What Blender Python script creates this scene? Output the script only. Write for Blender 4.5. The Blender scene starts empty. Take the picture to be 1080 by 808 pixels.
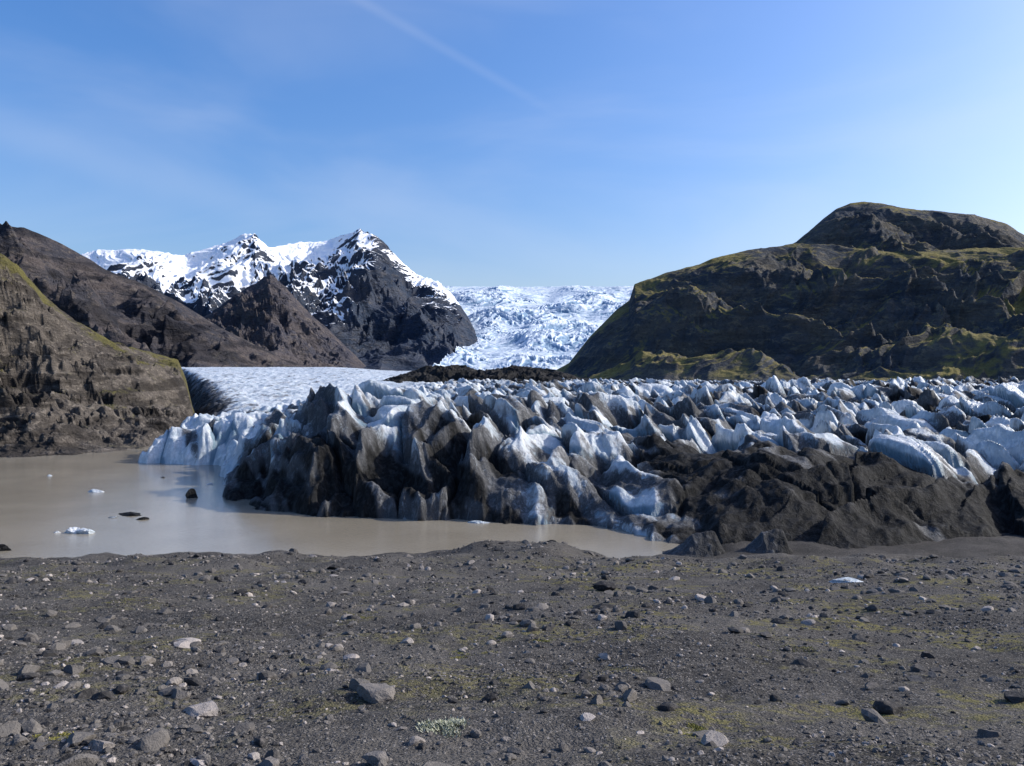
import bpy, math, random
import numpy as np
from mathutils import Vector
random.seed(3)
F=850.0; CZ=12.0
SUN_AZ=math.radians(78); SUN_EL=math.radians(32)
scene=bpy.context.scene
# ---------------------------------------------------------------- numpy noise
_T={}
def _tab(seed):
    if seed not in _T:
        a=np.random.default_rng(seed+1000).random(65536)*2*np.pi
        _T[seed]=(np.cos(a).astype(np.float32)*1.5,np.sin(a).astype(np.float32)*1.5)
    return _T[seed]
def _h(ix,iy,seed):
    h=(ix.astype(np.int64)*374761393+iy.astype(np.int64)*668265263+seed*974634777)&0xFFFFFFFF
    h=((h^(h>>13))*1274126177)&0xFFFFFFFF
    h=((h^(h>>16))*2246822519)&0xFFFFFFFF
    h=h^(h>>15)
    return (h&0xFFFFFF)/float(0x1000000)
def perlin(x,y,seed=0):
    x=np.asarray(x,np.float32);y=np.asarray(y,np.float32)
    x,y=np.broadcast_arrays(x,y)
    C,S_=_tab(seed)
    xi=np.floor(x);yi=np.floor(y);xf=x-xi;yf=y-yi
    xi=xi.astype(np.int32);yi=yi.astype(np.int32)
    u=xf*xf*xf*(xf*(xf*6-15)+10);v=yf*yf*yf*(yf*(yf*6-15)+10)
    x0=(xi&255)<<8;x1=((xi+1)&255)<<8;y0=yi&255;y1=(yi+1)&255
    def g(k,fx,fy): return C[k]*fx+S_[k]*fy
    n0=g(x0|y0,xf,yf);n0+=(g(x1|y0,xf-1,yf)-n0)*u
    n1=g(x0|y1,xf,yf-1);n1+=(g(x1|y1,xf-1,yf-1)-n1)*u
    return n0+(n1-n0)*v
def fbm(x,y,o=5,seed=0,gain=.5,lac=2.03):
    s=0;a=1;t=0
    for i in range(o):
        s=s+a*perlin(x,y,seed+i*17);t+=a;a*=gain;x=x*lac+3.1;y=y*lac+7.7
    return s/t
def ridged(x,y,o=5,seed=0,gain=.5,lac=2.07):
    s=0;a=1;t=0;w=1
    for i in range(o):
        r=np.clip(1-np.abs(perlin(x,y,seed+i*13))*1.6,0,1)
        s=s+a*r*w;t+=a;w=np.clip(r*1.3,0,1);a*=gain;x=x*lac+1.7;y=y*lac+9.2
    return s/t
def soft(n,e): return np.sqrt(n*n+e*e)-e
def voro(x,y,seed=0):
    xi=np.floor(x);yi=np.floor(y)
    f1=np.full(x.shape,9.);f2=np.full(x.shape,9.);cx=np.zeros(x.shape);cy=np.zeros(x.shape);dx=np.zeros(x.shape);dy=np.zeros(x.shape)
    for a in (-1,0,1):
        for b in (-1,0,1):
            px=xi+a+_h(xi+a,yi+b,seed);py=yi+b+_h(xi+a,yi+b,seed+5)
            ddx=x-px;ddy=y-py;d=np.hypot(ddx,ddy)
            m=d<f1
            f2=np.where(m,f1,np.minimum(f2,d))
            f1=np.where(m,d,f1);cx=np.where(m,xi+a,cx);cy=np.where(m,yi+b,cy);dx=np.where(m,ddx,dx);dy=np.where(m,ddy,dy)
    return f1,f2,cx,cy,dx,dy
def sst(a,b,x):
    t=np.clip((x-a)/(b-a),0,1);return t*t*(3-2*t)
# ---------------------------------------------------------------- mesh helpers
def mesh_np(name,V,Fc,mat,attrs=None,smooth=True,parent=None):
    V=np.asarray(V,np.float32).reshape(-1,3);Fc=np.asarray(Fc,np.int32);k=Fc.shape[1]
    me=bpy.data.meshes.new(name)
    me.vertices.add(len(V));me.vertices.foreach_set('co',V.ravel())
    me.loops.add(Fc.size);me.loops.foreach_set('vertex_index',Fc.ravel())
    me.polygons.add(len(Fc));me.polygons.foreach_set('loop_start',np.arange(0,Fc.size,k,dtype=np.int32))
    me.polygons.foreach_set('loop_total',np.full(len(Fc),k,np.int32))
    me.polygons.foreach_set('use_smooth',np.full(len(Fc),smooth))
    me.update(calc_edges=True)
    for n,a in (attrs or {}).items():
        at=me.attributes.new(n,'FLOAT','POINT');at.data.foreach_set('value',np.asarray(a,np.float32).ravel())
    me.materials.append(mat)
    ob=bpy.data.objects.new(name,me);scene.collection.objects.link(ob)
    if parent: ob.parent=parent
    return ob
def grid_faces(nr,nc,mask=None):
    i=np.arange(nr*nc).reshape(nr,nc)
    f=np.stack([i[:-1,:-1],i[:-1,1:],i[1:,1:],i[1:,:-1]],-1)
    if mask is not None:
        m=mask[:-1,:-1]|mask[:-1,1:]|mask[1:,1:]|mask[1:,:-1];f=f[m]
    return f.reshape(-1,4)
def compact(V,Fc,attrs):
    u,inv=np.unique(Fc,return_inverse=True)
    return V.reshape(-1,3)[u],inv.reshape(Fc.shape),{k:a.ravel()[u] for k,a in attrs.items()}
# ---------------------------------------------------------------- node helpers
class M:
    def __init__(s,name):
        s.m=bpy.data.materials.new(name);s.m.use_nodes=True;s.t=s.m.node_tree;s.n=s.t.nodes
        s.b=s.n['Principled BSDF'];s.geo=s.n.new('ShaderNodeNewGeometry');s.pos=s.geo.outputs['Position']
    def lk(s,a,b): s.t.links.new(a,b)
    def setin(s,sock,v):
        if hasattr(v,'is_linked') : s.lk(v,sock)
        else:
            if isinstance(v,(tuple,list)) and len(v)==3 and sock.type=='RGBA': v=(*v,1)
            sock.default_value=v
    def scale(s,vec,sc):
        n=s.n.new('ShaderNodeVectorMath');n.operation='MULTIPLY';s.lk(vec,n.inputs[0]);n.inputs[1].default_value=sc;return n.outputs[0]
    def noise(s,scale,detail=6,rough=.6,vec=None,dist=0):
        n=s.n.new('ShaderNodeTexNoise');s.lk(vec or s.pos,n.inputs['Vector']);n.inputs['Scale'].default_value=scale
        n.inputs['Detail'].default_value=detail;n.inputs['Roughness'].default_value=rough;n.inputs['Distortion'].default_value=dist
        return n.outputs['Fac']
    def voro(s,scale,vec=None):
        n=s.n.new('ShaderNodeTexVoronoi');s.lk(vec or s.pos,n.inputs['Vector']);n.inputs['Scale'].default_value=scale;return n.outputs['Distance'],n.outputs['Color']
    def attr(s,name):
        n=s.n.new('ShaderNodeAttribute');n.attribute_name=name;return n.outputs['Fac']
    def math(s,op,a,b=0.,c=0.,clamp=False):
        n=s.n.new('ShaderNodeMath');n.operation=op;n.use_clamp=clamp
        for i,v in enumerate((a,b,c)): s.setin(n.inputs[i],v)
        return n.outputs[0]
    def mad(s,a,b,c): return s.math('MULTIPLY_ADD',a,b,c)
    def ramp(s,v,a,b,lo=0.,hi=1.):
        n=s.n.new('ShaderNodeMapRange');n.interpolation_type='SMOOTHSTEP';s.lk(v,n.inputs[0])
        for i,q in enumerate((a,b,lo,hi)): n.inputs[i+1].default_value=q
        return n.outputs[0]
    def mix(s,f,a,b,mode='MIX'):
        n=s.n.new('ShaderNodeMix');n.data_type='RGBA';n.blend_type=mode
        s.setin(n.inputs[0],f);s.setin(n.inputs[6],a);s.setin(n.inputs[7],b);return n.outputs[2]
    def bump(s,h,dist,strength=1.,prev=None):
        n=s.n.new('ShaderNodeBump');s.lk(h,n.inputs['Height']);n.inputs['Distance'].default_value=dist;n.inputs['Strength'].default_value=strength
        if prev: s.lk(prev,n.inputs['Normal'])
        return n.outputs[0]
    def out(s,col,rough=.9,normal=None,spec=.2):
        s.setin(s.b.inputs['Base Color'],col);s.setin(s.b.inputs['Roughness'],rough)
        s.setin(s.b.inputs['Specular IOR Level'],spec)
        if normal: s.lk(normal,s.b.inputs['Normal'])
        return s.m
# ---------------------------------------------------------------- materials
def mat_ground():
    m=M('volcanic_gravel')
    n1=m.noise(.3,4,.65);n2=m.noise(6,5,.75);n3=m.noise(45,2,.7)
    c=m.mix(m.ramp(n1,.4,.62),(.048,.045,.042),(.103,.095,.086))
    c=m.mix(m.ramp(n2,.45,.7),c,(.13,.12,.108))
    vd,vc=m.voro(38)
    sep=m.n.new('ShaderNodeSeparateColor');m.lk(vc,sep.inputs[0])
    peb=m.math('MULTIPLY',m.ramp(sep.outputs[0],.5,.6),m.ramp(vd,.55,.35))
    c=m.mix(peb,c,m.mix(sep.outputs[1],(.03,.029,.028),(.30,.275,.25)))
    c=m.mix(m.math('MULTIPLY',m.ramp(n3,.5,.3),.6),c,(.024,.022,.021))
    mo=m.math('MULTIPLY',m.ramp(m.noise(.5,4,.65),.50,.60),m.ramp(n2,.45,.56))
    mo=m.math('MULTIPLY',mo,m.attr('moss'))
    c=m.mix(m.math('MULTIPLY',mo,.65),c,(.18,.16,.05))
    c=m.mix(m.attr('wet'),c,(.022,.02,.018))
    h=m.mad(n2,.12,m.mad(vd,-.018,m.math('MULTIPLY',n3,.02)))
    return m.out(c,.95,m.bump(h,1.,1.),.1)
def mat_rock(name,c1,c2,c3,sc,moss=(.1,.095,.025),bumpd=1.,snow=(.88,.89,.91),zs=2.2,band=0.,bs=.75):
    m=M(name)
    st=m.scale(m.pos,(1,1,zs))
    n1=m.noise(sc*.25,3,.6,st);n2=m.noise(sc*1.2,5,.7,st,.3);n3=m.noise(sc*5,3,.7)
    c=m.mix(m.ramp(n1,.38,.62),c1,c2);c=m.mix(m.ramp(n2,.5,.68),c,c3)
    if band:
        bn=m.noise(1.,3,.6,m.scale(m.pos,(band*.12,band*.12,band)),.4)
        c=m.mix(m.ramp(bn,.52,.42,0.,bs),c,tuple(v*.45 for v in c1))
    c=m.mix(m.math('MULTIPLY',m.ramp(n3,.52,.3),.5),c,tuple(v*.4 for v in c1))
    a=m.mad(n2,1.2,m.math('ADD',m.attr('moss'),-.6))
    mc=m.mix(m.ramp(n3,.35,.65),moss,tuple(v*.6 for v in moss))
    mc=m.mix(m.ramp(n1,.62,.40,0.,.55),mc,(moss[0]*.50,moss[1]*.52,moss[2]*.7))
    c=m.mix(m.ramp(a,.25,.85),c,mc)
    a=m.mad(n2,.5,m.mad(n3,.3,m.math('ADD',m.attr('snow'),-.40)))
    s=m.ramp(a,.42,.54)
    c=m.mix(s,c,snow)
    h=m.mad(n2,bumpd/sc*.9,m.math('MULTIPLY',n3,.22*bumpd/sc))
    h=m.math('MULTIPLY',h,m.mad(s,-.8,1.))
    return m.out(c,.95,m.bump(h,1.,.9),.08)
def mat_glacier():
    m=M('dirty_glacier_ice')
    st=m.scale(m.pos,(1,1,.35))
    n1=m.noise(.5,4,.65,m.pos,.4);n2=m.noise(2.2,5,.7,st,.6);n3=m.noise(9,3,.7)
    ice=m.mix(m.ramp(n1,.38,.62),(.49,.55,.585),(.86,.86,.85))
    ice=m.mix(m.ramp(n2,.42,.62,.5,0.),ice,(.33,.375,.40))
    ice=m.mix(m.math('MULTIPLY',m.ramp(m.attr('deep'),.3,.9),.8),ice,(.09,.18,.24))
    a=m.math('ADD',m.attr('dirt'),-1.2)
    a=m.mad(n1,1.1,m.mad(n2,1.3,a))
    d1=m.ramp(a,.26,.72)
    grit=m.mix(m.ramp(n3,.35,.65),(.04,.041,.043),(.105,.107,.11))
    grit=m.mix(m.ramp(n2,.48,.68),grit,(.22,.225,.235))
    grit=m.mix(m.ramp(m.attr('dirt'),.9,.5),m.mix(.45,grit,(.03,.03,.032)),grit)
    c=m.mix(d1,ice,grit)
    blk=m.ramp(m.mad(n3,.3,m.attr('dirt')),1.1,1.4)
    c=m.mix(blk,c,m.mix(m.ramp(n2,.42,.66),(.009,.009,.009),(.034,.033,.032)))
    h=m.mad(n2,.30,m.math('MULTIPLY',n3,.08))
    return m.out(c,m.ramp(d1,0,1,.3,.7),m.bump(h,1.,.9),m.mad(blk,-.24,.32))
def mat_icefall():
    m=M('icefall_snow')
    n2=m.noise(.04,5,.65)
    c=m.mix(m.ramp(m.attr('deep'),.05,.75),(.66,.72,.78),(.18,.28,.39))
    c=m.mix(m.ramp(m.attr('dirt'),.4,.8),c,(.16,.16,.17))
    c=m.mix(m.math('MULTIPLY',m.ramp(n2,.58,.40),.65),c,(.33,.44,.55))
    return m.out(c,.8,m.bump(n2,4,.5),.1)
def mat_water():
    m=M('silty_lake_water')
    st=m.scale(m.pos,(1,1.8,1))
    c=m.mix(m.ramp(m.noise(.05,3),.35,.65),(.235,.205,.155),(.29,.255,.195))
    h=m.mad(m.noise(2.2,3,.6,st),.016,m.math('MULTIPLY',m.noise(9,2,.6,st),.005))
    m.b.inputs['IOR'].default_value=1.33
    return m.out(c,.13,m.bump(h,1.,1.),.5)
def mat_stone():
    m=M('loose_stone')
    t=m.attr('tone');n=m.noise(14,4,.7);n2=m.noise(70,2,.7)
    c=m.mix(m.ramp(t,0,.6),(.030,.029,.029),(.13,.119,.108))
    c=m.mix(m.ramp(t,.65,1.),c,(.38,.335,.30))
    c=m.mix(m.math('MULTIPLY',m.ramp(n,.5,.7),.5),c,(.20,.18,.165))
    c=m.mix(m.math('MULTIPLY',m.ramp(n2,.5,.3),.6),c,(.033,.031,.030))
    return m.out(c,.9,m.bump(m.mad(n,.022,m.math('MULTIPLY',n2,.006)),1.,.9),.15)
MG=mat_ground();MGL=mat_glacier();MIF=mat_icefall();MW=mat_water();MS=mat_stone()
MHILL=mat_rock('hillside_scree',(.062,.055,.05),(.115,.10,.086),(.20,.175,.15),.5,moss=(.135,.122,.045),bumpd=.5,band=.35)
MLEFT=mat_rock('brown_mountain_rock',(.05,.05,.06),(.09,.077,.075),(.13,.112,.10),.05,moss=(.11,.105,.05),bumpd=.6,band=.03)  # brown rock; darkest tone tinted blue as painted distance haze
MSNOW=mat_rock('snowy_mountain_hazed_rock',(.04,.055,.085),(.065,.075,.10),(.10,.10,.11),.03,moss=(.11,.10,.08),bumpd=.6)  # aerial blue haze is mixed into these rock colours
MRIGHT=mat_rock('mossy_mountain_hazed_rock',(.055,.064,.078),(.10,.094,.085),(.17,.15,.115),.05,moss=(.245,.205,.075),bumpd=.4,band=.045,bs=.35)  # dark rock tone lifted and blued, painting in haze over shadows
MMOR=mat_rock('black_moraine_debris',(.02,.02,.02),(.036,.035,.035),(.055,.053,.052),.2,bumpd=.5)
# ---------------------------------------------------------------- ground
cr_px=[(0,0),(60,-.15),(200,-.15),(245,.25),(330,-.15),(430,.15),(480,.6),(540,1.0),(590,.75),(645,-.1),(700,-.25),(1200,-.1)]
cx=np.array([(p-540)/F*50 for p,_ in cr_px]);cz=np.array([z for _,z in cr_px])
def G(x,y):
    x=np.asarray(x,float);y=np.asarray(y,float)
    z=CZ-1.6-.187*np.maximum(y,-30)
    z=np.maximum(z,.6)
    z=z+.36*fbm(x/9,y/6,3,11)*sst(2,14,y)+.17*fbm(x/2.2,y/1.6,4,21)+.05*fbm(x/.5,y/.5,3,25)
    cr=np.interp(x,cx,cz)
    z=z+cr*np.exp(-((y-49)/5.5)**2)
    z=z+.7*np.maximum(0,perlin(x/4,y/2.5,31))*sst(22,42,y)*sst(56,50,y)
    edge=53+1.2*perlin(x/6,y*0,41)+.5*perlin(x/1.5,y*0,43)
    lake=sst(0,3.2,y-edge)*sst(16,10.5,x)
    z=z*(1-lake)+(-1.6)*lake
    far=sst(80,200,y)
    z=z*(1-far)+far*(-1.5)
    return z
g=np.geomspace(3,9000,900);px=np.linspace(-1400,1400,900)
GY=(g-8)[:,None]+0*px[None,:];GX=px[None,:]/F*g[:,None]
GZ=G(GX,GY)
moss=sst(3,9,GY)*.7+.5*sst(-1,2,GX);moss*=sst(50,34,GY)
wet=sst(1.1,.2,GZ)*.6*sst(40,46,GY)
mesh_np('ground',np.stack([GX,GY,GZ],-1),grid_faces(900,900),MG,{'moss':moss,'wet':wet})
# ---------------------------------------------------------------- water
wx=np.linspace(-420,60,60);wy=np.linspace(40,420,60);WX,WY=np.meshgrid(wx,wy)
mesh_np('lake_water',np.stack([WX,WY,0*WX],-1),grid_faces(60,60),MW)
# ---------------------------------------------------------------- glacier
fr=np.array([(-420,980),(-121,300),(-66,165),(-59,126),(-55,120),(-42,117),(-38,105),(-32,90),(-28.5,79),(-24.9,75.5),(-11.7,71.3),(-3.3,69.4),(4.8,67.5),(10,63.5),(12.3,58.5),(17,56.5),(23,55.5),(34.6,55),(60,53),(1500,50)],float)
def sdist(x,y):
    d=np.full(x.shape,1e9)
    for a,b in zip(fr[:-1],fr[1:]):
        ab=b-a;L=(ab**2).sum();t=np.clip(((x-a[0])*ab[0]+(y-a[1])*ab[1])/L,0,1)
        d=np.minimum(d,np.hypot(x-a[0]-t*ab[0],y-a[1]-t*ab[1]))
    return np.where(y>np.interp(x,fr[:,0],fr[:,1]),d,-d)
td=np.log([55,75,90,110,130,160,250,400,700,1100])
tp=np.array([140,230,290,345,430,560,700,850,1080])
tz=np.array([[3,3,3,4,4.3,5,8.5,14,24,33],
[5,5,5,5.3,5.5,5.8,8.5,14,24,33],
[7.5,7.5,7.8,7.3,6.8,5.8,8.5,14,24,33],
[9,9.3,9.5,8.6,7.3,6.5,8,14,24,33],
[8.5,8.8,9.2,9.2,9.0,8.5,9,13,20,28],
[6.0,6.8,8.0,9.0,9.5,9.8,10.3,12,12,14],
[3.6,5.2,6.2,8.0,9.0,9.8,10.5,11,11,11],
[4.6,5.6,5.8,7.0,8.4,9.8,10.5,11,10,9],
[3.4,4.5,5.4,7.4,9.0,10.2,10.8,11,10,9]],float)
nr,nc=1200,1200
d=np.geomspace(50,1100,nr);p=np.linspace(-150,1300,nc)
Y=d[:,None]+0*p[None,:];X=(p[None,:]-540)/F*d[:,None]
def bil(tabz,P,D):
    pi=np.clip(np.interp(P,tp,np.arange(len(tp))),0,len(tp)-1.001);di=np.clip(np.interp(np.log(D),td,np.arange(len(td))),0,len(td)-1.001)
    a=pi.astype(int);b=di.astype(int);fa=pi-a;fb=di-b;fa=fa*fa*(3-2*fa)
    return (tabz[a,b]*(1-fa)+tabz[a+1,b]*fa)*(1-fb)+(tabz[a,b+1]*(1-fa)+tabz[a+1,b+1]*fa)*fb
PX=540+F*X/Y
env=bil(tz,PX,Y)
s=sdist(X,Y)
s2=s+1.6*fbm(X/7,Y/7,3,61)+1.2*(ridged(X/3.2,Y/6,3,63)-.5)
mw=np.interp(X,[10,18,26,36,60],[17,22,20,14,11])
mound=sst(10,17,X)*sst(3,-4,s+2.5*perlin(X/8,Y/8,64)-mw)
slab=sst(-4,2,X)*(1-mound)*sst(24,14,s)
leftp=sst(-34,-42,X)*sst(160,140,Y)
wid=13+5*mound-7*leftp+3*slab
f=np.clip(s2/wid,0,1);f=1-(1-f)**2.0
wx_=X+2.8*perlin(X/10,Y/10,71)+.7*perlin(X/3,Y/3,72);wy_=Y+2.8*perlin(X/10,Y/10,73)+.7*perlin(X/3,Y/3,74)
ca,sa=math.cos(.35),math.sin(.35)
ux=wx_*ca+wy_*sa;uy=-wx_*sa+wy_*ca
f1,f2,ccx,ccy,ddx,ddy=voro(ux/5.6,uy/7.6,81)
hh=_h(ccx,ccy,91);tx=_h(ccx,ccy,92)-.5;ty=_h(ccx,ccy,93)-.5
facet=(hh-.5)*1.1+tx*ddx*2.4+ty*ddy*2.0-.40*f1
r1=1-soft(perlin(ux/6.2,uy/9.5,101),.05)*2.5
r2=1-soft(perlin(ux/2.6,uy/4.8,103),.05)*2.3
r3=1-soft(perlin(X/9+.3*Y/9,Y/5.5,107),.05)*2.4
crev=np.exp(-((f2-f1)/.10)**2)
leftw=sst(-20,-45,X)*sst(135,170,Y)
leftw=np.maximum(leftw,sst(430,300,PX)*sst(150,190,Y))
A=3.5*(1-.88*leftw)*(1-.86*mound)*(1-.42*slab)
A=A*(1-.40*leftp)*(1-.12*sst(100,200,Y))
A=A*np.clip(.25+f,0,1)
fine=ridged(ux/1.3,uy/3,4,111)
big=perlin(X/26,Y/22,121)
back=sst(95,130,Y)
relh=.52*facet+(.70-.2*back)*(r1-.5)+.28*(r2-.5)+.42*back*(r3-.45)-.34*crev
Z=env*f+A*relh+.50*(fine-.5)*(1-.75*leftw)*(1-.7*mound)*np.clip(f*2,0,1)+.9*big*f
qx=wx_*.93+wy_*.37;qy=wy_*.93-wx_*.37
g1,g2_,gx,gy,gdx,gdy=voro(qx/10,qy/4.2,181)
plate=(_h(gx,gy,183)-.5)*.7+(_h(gx,gy,184)-.5)*gdx*2.2+(_h(gx,gy,185)-.25)*gdy*2.4
mr=ridged((X*.92+Y*.4)/9,(Y*.92-X*.4)/4.2,3,125)
Z=Z+mound*(1.15*plate+.9*(mr-.5))*np.clip(f*2,0,1)
Z=Z+.05*fbm(X/.7,Y/.7,3,131)+leftw*.5*fbm(X/2.5,Y/6,3,133)
Z=Z*np.clip((s2+.3)/1.0,0,1)-1.2*(1-np.clip((s2+.3)/1.0,0,1))
Xl=X-.30*(A*relh)*np.clip(f,0,1)
dn=fbm(X/9,Y/14,4,141)
st_=fbm((X*.8+Y*.6)/2.2,(Y*.8-X*.6)/14,3,145)
dirt=.60-.62*relh+1.0*dn+1.15*st_+.42*sst(.80,.15,f)*sst(-36,-28,X)
dirt=dirt-.22*slab*(1-mound)
mdirt=1.40+1.1*dn+1.1*st_-.5*(mr-.5)
dirt=np.where(mound>0,dirt*(1-mound)+mound*mdirt,dirt)
dirt=dirt+.15*sst(-36,-28,X)*sst(20,5,s)
dirt=dirt-.35*leftw-.62*leftp
dirt=dirt*(1-leftw)+leftw*(.16+.9*fbm(X/5,Y/18,4,143))
dirt=dirt+1.3*sst(14,4,s)*sst(-60,-75,X)*sst(130,160,Y)
dirt=dirt+1.1*sst(130,260,Y)*sst(480,560,PX)*(perlin(X/50,Y/22,151)+.18)
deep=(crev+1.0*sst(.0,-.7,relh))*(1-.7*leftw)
mask=(s2>-1.2)
Fc=grid_faces(nr,nc,mask)
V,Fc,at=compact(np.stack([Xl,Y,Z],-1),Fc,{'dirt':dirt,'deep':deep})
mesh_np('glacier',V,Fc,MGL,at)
# ---------------------------------------------------------------- mountains
def mountain(name,ridge,base,mat,nu,nv,prof,amp,gsc,seed,fine=.02,snowf=None,mossf=None,back=.6,parent=None,ridge_amp=.25,strat=0,sa_=.5,zk=1.1,spurs=None):
    r=np.array(ridge,float);b=np.array(base,float)
    u=np.linspace(0,1,nu);pr=r[0,0]+(r[-1,0]-r[0,0])*u
    pb=b[0,0]+(b[-1,0]-b[0,0])*u
    ry=np.interp(pr,r[:,0],r[:,1]);rd=np.interp(pr,r[:,0],r[:,2])
    by=np.interp(pb,b[:,0],b[:,1]);bd=np.interp(pb,b[:,0],b[:,2])
    RX=(pr-540)/F*rd;RZ=CZ-(ry-405)/F*rd;BX=(pb-540)/F*bd;BZ=CZ-(by-405)/F*bd
    v=np.linspace(0,1,nv);vb=np.linspace(0,1,max(nv//5,8))[1:]
    pf=np.interp(v,*prof)
    X=BX+(RX-BX)*v[:,None];Y=bd+(rd-bd)*v[:,None];Z=BZ+(RZ-BZ)*pf[:,None]
    Yb=rd+(rd-bd)*back*vb[:,None];Xb=RX+(RX-BX)*back*vb[:,None];Zb=RZ-(RZ-BZ)*(vb[:,None]**.9)
    H=np.abs(RZ-BZ).max()
    X=np.vstack([X,Xb]);Y=np.vstack([Y,Yb]);Z=np.vstack([Z,Zb])
    vv=np.concatenate([v,1+vb])[:,None]+0*X
    w=np.where(vv<1,np.sin(np.pi*np.clip(vv,0,1)**.9),0)
    w0=w.copy()
    w=w+ridge_amp*sst(.6,1,vv)*sst(1.5,1.05,vv)
    loc=np.clip((RZ-BZ)/H,.05,1)[None,:]
    Yz=Y+zk*Z
    xs=X+gsc*.4*fbm(X/gsc,Yz/gsc,3,seed+1);ys=Yz+gsc*.4*fbm(X/gsc,Yz/gsc,3,seed+2)
    xr=xs+sa_*ys*.5
    gl=.66*ridged(xr/gsc,ys/(gsc*2.2),4,seed)+.34*ridged((xs-.3*ys)/(gsc*.28),ys/(gsc*.5),4,seed+3,gain=.55)
    g2=fbm(xs/(gsc*.16),ys/(gsc*.18),4,seed+5,gain=.55)
    dz=amp*H*(gl-.5)*w*loc+fine*H*g2*np.clip(w+.15,0,1)*loc
    if spurs:
        for (wid_,am,sh,ph) in spurs:
            q=(xs+sh*ys)/wid_+ph
            dz=dz+am*H*(1-2*np.abs(2*(q-np.floor(q))-1))*w0*loc*.5
    if strat:
        t=(Z+dz)/strat+.5*fbm(X/(gsc*2),Y/(gsc*2),2,seed+9);fr_=t-np.floor(t)
        dz=dz+strat*.45*(sst(.35,.65,fr_)-fr_)*np.clip(w,0,1)*sst(-.3,.2,fbm(X/gsc,Y/gsc,2,seed+31)+.1)
    Z=Z+dz;Y=Y-.35*dz
    n=X.shape
    P=np.stack([X,Y,Z],-1);du=np.gradient(P,axis=1);dv=np.gradient(P,axis=0);N=np.cross(du,dv);N/=np.linalg.norm(N,axis=-1,keepdims=True)+1e-9
    nz=np.abs(N[...,2])
    c=dict(X=X,Y=Y,Z=Z,px=540+F*X/Y,py=405-F*(Z-CZ)/Y,v=vv,nz=nz,gl=gl,g2=g2,dz=dz,H=H,N=N)
    sn=snowf(c) if snowf else np.zeros(n)-1
    mo=mossf(c) if mossf else np.zeros(n)
    return mesh_np(name,P,grid_faces(*n),mat,{'snow':sn,'moss':mo},parent=parent)
lin=([0,1],[0,1])
def empty(n):
    e=bpy.data.objects.new(n,None);scene.collection.objects.link(e);return e
mountain('rocky_hillside',
 [(-420,60,200),(-200,170,200),(-80,225,195),(0,268,195),(22,285,197),(45,312,200),(78,338,205),(120,362,215),(160,373,225),(188,381,235),(196,400,238),(203,430,240),(212,452,240)],
 [(-420,492,118),(-200,488,122),(0,486,129),(60,484,132),(110,481,137),(150,478,143),(190,464,175),(215,455,210)],
 MHILL,700,400,([0,.35,.54,.66,.85,1],[0,.19,.32,.76,.88,1]),.30,15,201,.08,
 mossf=lambda c: .30+.40*sst(.6,.95,c['v'])+.7*(c['nz']-.72)+1.0*fbm(c['X']/14,c['Y']/14,3,5)-.4*sst(.35,.1,c['v']),strat=3.4,ridge_amp=.15)
mountain('brown_mountain',
 [(-500,170,1300),(-250,215,1350),(-60,243,1400),(0,241,1400),(25,240,1400),(50,250,1420),(80,266,1450),(110,285,1480),(150,300,1550),(190,320,1600),(230,345,1650),(270,365,1700),(300,380,1750),(340,391,1800)],
 [(-500,420,850),(0,412,900),(150,402,1000),(270,396,1200),(345,394,1400)],
 MLEFT,700,320,([0,.4,.8,1],[0,.33,.78,1]),.50,150,221,.05,
 mossf=lambda c:.08+.5*fbm(c['X']/150,c['Y']/150,3,5)+.5*(c['nz']-.7),ridge_amp=.05,spurs=[(210,.30,.7,.2)])
SP=empty('snowy_mountain')
sl=np.array([(60,292),(90,307),(130,314),(175,334),(215,347),(240,344),(262,337),(290,325),(320,345),(345,355),(362,355),(372,330),(385,305),(415,308),(440,322),(470,338),(500,352),(540,360)],float)
def snow_main(c):
    line=np.interp(c['px'],sl[:,0],sl[:,1])
    a=(line-c['py'])/14.
    sn=.62+np.clip(a,-4,2.5)*.27+.9*fbm(c['X']/190,c['Y']/300,4,9)
    sn=sn+1.9*(c['nz']-.70)-.60*sst(378,398,c['px'])-.6*(c['gl']-.45)
    return np.clip(sn,-.5,1.6)
mountain('summit_massif',
 [(60,272,3300),(90,266,3300),(110,262,3300),(140,264,3300),(180,268,3300),(195,270,3350),(225,262,3400),(245,254,3400),(258,247,3400),(268,248,3400),(282,261,3400),(300,258,3500),(325,254,3600),(350,253,3600),(366,248,3500),(378,243,3450),(392,249,3400),(410,262,3350),(425,278,3300),(440,290,3250),(462,298,3200),(478,312,3100),(495,338,2950),(507,362,2850),(512,385,2800)],
 [(60,400,2100),(300,400,2000),(480,398,2000),(540,398,2300)],
 MSNOW,840,460,([0,.35,.7,.9,1],[0,.34,.62,.85,1]),.36,310,243,.035,snowf=snow_main,parent=SP,ridge_amp=.13,zk=.6)
mountain('front_spur',
 [(180,350,2300),(215,336,2350),(250,312,2400),(275,296,2420),(285,290,2420),(300,302,2400),(320,325,2350),(350,352,2250),(385,386,2150),(400,400,2150)],
 [(150,400,1750),(285,402,1650),(410,402,1900)],
 mat_rock('brown_spur_rock',(.06,.06,.075),(.10,.088,.09),(.14,.12,.11),.04,bumpd=.6),420,240,lin,.4,130,267,.05,parent=SP,ridge_amp=.1,  # far spur: dark tone carries a painted blue haze tint
 mossf=lambda c:0*c['v']-.5)
RP=empty('mossy_mountain')
def moss_r(c):
    return .74+1.4*(c['nz']-.86)+1.2*fbm(c['X']/170,(c['Y']+c['Z'])/170,4,5)-.45*sst(.26,.0,c['v'])
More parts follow.
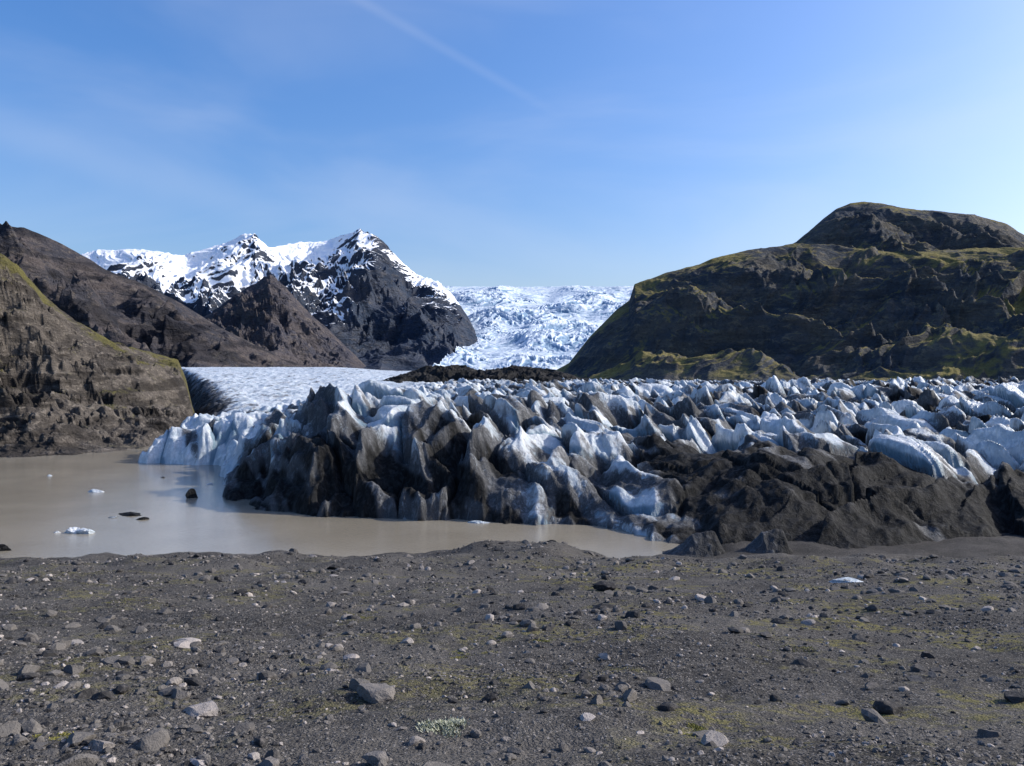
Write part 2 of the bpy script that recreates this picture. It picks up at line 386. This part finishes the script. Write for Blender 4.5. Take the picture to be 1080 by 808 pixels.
mountain('lower_massif',
 [(585,392,1500),(600,384,1500),(622,356,1500),(650,328,1480),(664,318,1470),(669,301,1470),(700,290,1480),(750,275,1500),(800,262,1520),(840,258,1550),(870,262,1600),(950,266,1650),(1080,262,1700),(1200,250,1700),(1500,235,1700)],
 [(585,412,1150),(700,414,950),(850,415,850),(1080,416,780),(1500,418,700)],
 MRIGHT,1000,500,([0,.25,.5,.72,.84,1],[0,.14,.36,.60,.82,1]),.34,210,289,.025,mossf=moss_r,parent=RP,ridge_amp=.06,sa_=1.2,spurs=[(330,.34,.75,.55)])
mountain('summit_crag',
 [(770,292,2000),(815,268,2000),(840,256,2000),(855,243,2000),(870,230,2000),(882,221,2000),(897,215,2000),(912,213,2000),(930,215,2000),(948,219,2000),(965,222,2000),(1000,225,2000),(1030,228,2000),(1062,237,2000),(1082,250,2000),(1130,262,2000),(1300,262,2000)],
 [(750,305,1500),(900,292,1480),(1080,292,1520),(1310,292,1540)],
 MRIGHT,500,260,([0,.45,.68,.80,.93,1],[0,.32,.52,.76,.95,1]),.26,170,297,.03,mossf=lambda c:moss_r(c)-.10-.30*sst(.6,.8,c['v']),parent=RP,ridge_amp=.07,spurs=[(190,.22,.5,.3)])
mountain('moraine_mound',
 [(405,402,420),(425,396,420),(450,388,420),(480,386,430),(505,391,430),(540,388,420),(570,390,410),(592,393,400),(610,400,400),(660,405,400),(760,408,400)],
 [(380,416,330),(500,422,300),(660,418,330),(790,413,360)],
 MMOR,400,120,lin,.6,18,301,.16,ridge_amp=.3,mossf=lambda c:0*c['v']-1)
def icefall():
    nu,nv=560,600
    u=np.linspace(0,1,nu);v=np.linspace(0,1,nv)
    pl=np.interp(v,[0,.25,.5,.8,1],[440,480,495,470,440]);pr_=np.interp(v,[0,.3,.6,1],[640,640,690,720])
    dd=np.interp(v,[0,1],[1500,4300]);pyv=np.interp(v,[0,.12,.45,.72,.9,1],[397,388,352,322,308,303])
    PXx=pl[:,None]+(pr_-pl)[:,None]*u
    X=(PXx-540)/F*dd[:,None];Y=dd[:,None]+0*X
    Z=CZ-(pyv[:,None]-405)/F*Y
    w=fbm(X/220,Y/220,4,401)
    st=sst(.0,.1,v)[:,None]
    r=ridged((X+120*w)/30,(Y+160*w)/60,3,403)
    bigw=perlin(X/300,Y/420,405)+.5*perlin(X/120,Y/220,406)
    cr=ridged((X+260*w)/300,(Y+190*w)/48,3,411)
    rough=st*(1-.5*sst(.75,.97,v)[:,None])*(.5+1.1*sst(-.3,.3,bigw))
    Z=Z+6*rough*(r-.5)+10*rough*(cr-.5)+34*bigw*st*(1-.8*sst(.9,1,v)[:,None])
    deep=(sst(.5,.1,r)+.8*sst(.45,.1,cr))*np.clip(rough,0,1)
    dirt=0*X+.7*sst(.12,0,v)[:,None]*(.8+perlin(X/60,Y/60,5))
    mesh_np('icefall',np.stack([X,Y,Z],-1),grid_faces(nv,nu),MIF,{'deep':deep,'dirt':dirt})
icefall()
# ---------------------------------------------------------------- stones
import bmesh
def ico(sub):
    bm=bmesh.new();bmesh.ops.create_icosphere(bm,subdivisions=sub,radius=1)
    V=np.array([v.co[:] for v in bm.verts]);Fc=np.array([[v.index for v in f.verts] for f in bm.faces]);bm.free();return V,Fc
def rockvar(sub,k):
    V,Fc=ico(sub);r=np.random.default_rng(k)
    for _ in range(9):
        n=r.normal(size=3);n/=np.linalg.norm(n);t=r.uniform(.45,.8)
        dd=V@n;V=V-np.outer(np.maximum(dd-t,0),n)
    V=V*(1+.10*np.stack([perlin(V[:,0]*2+k,V[:,1]*2+V[:,2],k+i) for i in range(3)],-1))
    return V,Fc
def scatter(name,n,sub,smin,smax,ymax,seed,power=1.7,smooth=False,a=1.6):
    r=np.random.default_rng(seed)
    y=2.5+(ymax-2.5)*r.random(n)**power
    x=(r.random(n)-.5)*2*(y*.72+2)
    q=fbm(x/4,y/4,3,seed+3)+.45*np.clip(-x/(.6*y+1),-1,1)*sst(16,6,y)
    keep=r.random(n)<np.clip(.42+1.5*q,.08,1);x=x[keep];y=y[keep];n=len(x)
    sc=smin*(1+.06*y)*(1-r.random(n))**(-1/a);sc=np.minimum(sc,smax*(1+.03*y))
    z=G(x,y)
    vs=[rockvar(sub,seed*10+i) for i in range(8)]
    nv=len(vs[0][0]);which=r.integers(0,8,n)
    B=np.stack([v[0] for v in vs])[which]
    B=B*np.stack([r.uniform(.7,1.3,n),r.uniform(.6,1.1,n),r.uniform(.4,.75,n)],-1)[:,None,:]
    th=r.random(n)*6.283;c,s_=np.cos(th)[:,None],np.sin(th)[:,None]
    til=r.normal(0,.25,n)[:,None]
    bx=B[...,0]*np.cos(til)-B[...,2]*np.sin(til);bz=B[...,0]*np.sin(til)+B[...,2]*np.cos(til)
    xx=bx*c-B[...,1]*s_;yy=bx*s_+B[...,1]*c
    V=np.stack([x[:,None]+xx*sc[:,None],y[:,None]+yy*sc[:,None],z[:,None]+(bz+.05)*sc[:,None]],-1)
    Fc=(vs[0][1][None]+(np.arange(n)*nv)[:,None,None]).reshape(-1,3)
    tone=np.repeat(np.clip(r.normal(.45,.28,n),0,1),nv)
    mesh_np(name,V,Fc,MS,{'tone':tone},smooth=smooth)
scatter('gravel',120000,1,.007,.03,50,5,1.7)
scatter('stones',17000,2,.018,.12,50,6,1.45,a=1.9)
def gpos(px,py):
    y=1.6/max((py-405)/F-.187,.006)
    for _ in range(30):
        x=(px-540)/F*y;z=float(G(np.array([x]),np.array([y]))[0])
        yt=(CZ-z)*F/(py-405);y=y*.6+yt*.4
    x=(px-540)/F*y
    return x,y,float(G(np.array([x]),np.array([y]))[0])
def rock(px,py,wpx,asp=.6,tone=.5,k=1,name='rock'):
    x,y,z=gpos(px,py);w=wpx/F*y/2
    V,Fc=rockvar(4,k);V=V*(1+.03*np.stack([perlin(V[:,0]*6,V[:,1]*6+V[:,2]*5,k+i) for i in range(3)],-1))
    mx=np.abs(V[:,0]).max();V=V/mx
    V=V*np.array([w,w*.8,w*asp]);V=V+np.array([x,y,z+w*asp*.35])
    mesh_np(name,V,Fc,MS,{'tone':np.full(len(V),tone)},smooth=False)
for i,a in enumerate([(395,738,46,.6,.75,1),(216,756,46,.5,.9,2),(938,750,34,.55,.1,3),(1070,740,30,.5,.15,4),(638,624,26,.5,.05,5),(637,643,26,.4,.08,6),(196,681,32,.28,.95,7),(775,668,18,.5,.3,8),(808,672,14,.5,.4,9),(396,806,30,.6,.75,10),(500,664,14,.5,.3,11),(686,722,12,.5,.1,12),(355,601,22,.4,.03,13),(120,700,24,.4,.5,14),(105,790,30,.5,.8,15),(740,778,30,.35,.6,16),(560,700,14,.4,.5,17),(330,700,20,.35,.4,18),(910,700,14,.4,.6,19),(30,718,22,.5,.2,20)]): rock(*a)
def blob(name,px,py,wpx,hm,mat,dirt=0.,k=1,depth=.6,zoff=0.,water=True,sub=4):
    if water: y=CZ*F/(py-405);x=(px-540)/F*y;z=0
    else: x,y,z=gpos(px,py)
    w=wpx/F*y/2
    V,Fc=rockvar(sub,k);V=V/np.abs(V[:,0]).max()
    V=V*(1+.22*np.stack([fbm(V[:,0]*3,V[:,1]*3+V[:,2]*4,4,k+i) for i in range(3)],-1))
    V=V*np.array([w,w*depth,hm])+np.array([x,y,z+zoff])
    return mesh_np(name,V,Fc,mat,{'dirt':np.full(len(V),dirt),'deep':V[:,2]*0},smooth=False)
blob('snow_patch',893,615,38,.06,MGL,-.5,51,.7,.03,False)
for a in [(100,520,20,.35,-.3,61),(76,563,18,.7,-.4,62),(92,563,26,.35,-.1,63),(137,544,32,.28,1.5,64),(150,549,16,.2,1.3,65),(120,547,12,.1,.6,66),(203,526,14,.75,1.5,67),(4,581,26,.35,1.5,68),(505,552,26,.25,-.2,69),(60,563,10,.15,.2,70),(222,512,9,.2,.3,71),(52,503,8,.2,0,72),(172,505,7,.15,1,73)]:
    blob('ice_floe',a[0],a[1],a[2],a[3],MGL,a[4],a[5])
def wedge(px,py,wpx,h,k):
    y=CZ*F/(py-405);x=(px-540)/F*y;w=wpx/F*y/2
    nu,nv=60,40;U,Vv=np.meshgrid(np.linspace(-1,1,nu),np.linspace(-1,1,nv))
    Z=h*np.clip(np.minimum((1+U)*1.1,(1-U)*2.6),0,1)*np.clip(1-np.abs(Vv)**1.5,0,1)*(.55+.45*np.clip((U+1.2)/1.6,0,1))
    Z=Z+.18*fbm(U*3+k,Vv*3,4,k)*(Z>0)-.3*(Z<=0.02)
    mesh_np('ice_block',np.stack([x+U*w,y+Vv*w*.7+0*U,Z],-1),grid_faces(nv,nu),MGL,{'dirt':1.05+.2*U,'deep':0*U})
wedge(733,587,66,1.7,3);wedge(806,589,62,2.0,4)
# ---------------------------------------------------------------- plants
def mat_leaf(n,c1,c2):
    m=M(n);return m.out(m.mix(m.attr('tone'),c1,c2),.8,None,.2)
ML=mat_leaf('pale_herb_leaf',(.14,.16,.08),(.48,.48,.38));MM=mat_leaf('moss_leaf',(.13,.13,.03),(.26,.23,.06))
def tuft(name,px,py,wpx,n,h,mat,seed):
    x0,y0,_=gpos(px,py);w=wpx/F*y0/2;r=np.random.default_rng(seed)
    k=7;cxs=r.normal(0,.6,k);cys=r.normal(0,.6,k);ci=r.integers(0,k,n)
    x=x0+(cxs[ci]+r.normal(0,.22,n))*w;y=y0+(cys[ci]+r.normal(0,.22,n))*w*1.3;z=G(x,y)
    th=r.random(n)*6.28;L=h*r.uniform(.4,1,n);t=r.uniform(.003,.007,n);lean=r.uniform(.4,1.6,n)
    dx,dy=np.cos(th),np.sin(th)
    b=np.stack([x,y,z-.005],-1);sd=np.stack([-dy*t,dx*t,0*t],-1);up=np.stack([dx*L*lean,dy*L*lean,L],-1)
    V=np.stack([b,b+up*.5+sd,b+up,b+up*.5-sd],1).reshape(-1,3)
    mesh_np(name,V,np.arange(4*n).reshape(n,4),mat,{'tone':np.repeat(r.random(n),4)},smooth=False)
tuft('herb_plant',468,766,50,1500,.035,ML,1)
for i,a in enumerate([(130,634,34),(598,634,60),(500,692,40),(660,660,70),(738,772,34),(60,780,26),(840,690,40),(380,650,30),(575,676,24)]):
    tuft('moss_tuft',a[0],a[1],a[2],900,.016,MM,20+i)
# ---------------------------------------------------------------- light, sky
S=Vector((math.cos(SUN_EL)*math.sin(SUN_AZ),math.cos(SUN_EL)*math.cos(SUN_AZ),math.sin(SUN_EL)))
sd=bpy.data.lights.new('sun','SUN');sd.energy=5.0;sd.angle=math.radians(.5);sd.color=(1,.955,.87)
so=bpy.data.objects.new('sun',sd);so.rotation_euler=S.to_track_quat('Z','Y').to_euler();scene.collection.objects.link(so)
w=bpy.data.worlds.new('World');scene.world=w;w.use_nodes=True;t=w.node_tree;n=t.nodes;bg=n['Background']
sky=n.new('ShaderNodeTexSky');sky.sky_type='NISHITA';sky.sun_disc=False;sky.sun_elevation=SUN_EL;sky.sun_rotation=SUN_AZ;sky.dust_density=2.6;sky.air_density=1.1;sky.ozone_density=2.2
tc=n.new('ShaderNodeTexCoord')
def vm(op,a,b):
    q=n.new('ShaderNodeVectorMath');q.operation=op;t.links.new(a,q.inputs[0]);q.inputs[1].default_value=b;return q
def mp(a,x0,x1,y0=0,y1=1):
    q=n.new('ShaderNodeMapRange');q.interpolation_type='SMOOTHSTEP';t.links.new(a,q.inputs[0])
    for i,v in enumerate((x0,x1,y0,y1)): q.inputs[i+1].default_value=v
    return q.outputs[0]
def mm(op,a,b):
    q=n.new('ShaderNodeMath');q.operation=op
    for i,v in enumerate((a,b)):
        if hasattr(v,'is_linked'): t.links.new(v,q.inputs[i])
        else: q.inputs[i].default_value=v
    return q.outputs[0]
D=tc.outputs['Generated']
def dirv(px,py): return Vector(((px-540)/F,1,(405-py)/F)).normalized()
def streak(p1,p2,width,strength,soft=.1):
    a=dirv(*p1);b=dirv(*p2);nn=a.cross(b).normalized();mid=(a+b).normalized();half=a.dot(mid)
    dd=vm('DOT_PRODUCT',D,nn).outputs['Value'];ab=mm('ABSOLUTE',dd,0)
    core=mp(ab,width,0)
    rg=mp(vm('DOT_PRODUCT',D,mid).outputs['Value'],half-.004-soft*.1,half+ (1-half)*.6)
    return mm('MULTIPLY',mm('MULTIPLY',core,rg),strength)
nz=n.new('ShaderNodeTexNoise');t.links.new(vm('MULTIPLY',D,(1.2,1.0,4.0)).outputs[0],nz.inputs['Vector']);nz.inputs['Scale'].default_value=1.6;nz.inputs['Detail'].default_value=5;nz.inputs['Distortion'].default_value=.6
cir=mm('MULTIPLY',mp(nz.outputs['Fac'],.40,.75),.16)
tot=mm('ADD',cir,streak((360,-10),(530,88),.009,.055))
tot=mm('ADD',tot,streak((-60,115),(260,215),.035,.08))
hs=n.new('ShaderNodeHueSaturation');hs.inputs['Saturation'].default_value=1.32;hs.inputs['Value'].default_value=1.0;t.links.new(sky.outputs[0],hs.inputs['Color'])
tint=vm('MULTIPLY',hs.outputs[0],(1.04,1.13,1.40)).outputs[0]
mx=n.new('ShaderNodeMix');mx.data_type='RGBA';t.links.new(tot,mx.inputs[0]);t.links.new(tint,mx.inputs[6]);mx.inputs[7].default_value=(6.0,6.3,7.0,1)
t.links.new(mx.outputs[2],bg.inputs['Color']);bg.inputs['Strength'].default_value=.148
# ---------------------------------------------------------------- camera
c=bpy.data.cameras.new('camera');c.lens=F/1080*36;c.sensor_width=36;c.clip_end=30000;c.clip_start=.1
co=bpy.data.objects.new('camera',c);co.location=(0,0,CZ);co.rotation_euler=(math.radians(90),0,0);scene.collection.objects.link(co);scene.camera=co
scene.view_settings.view_transform='Standard';scene.view_settings.look='None';scene.view_settings.exposure=0
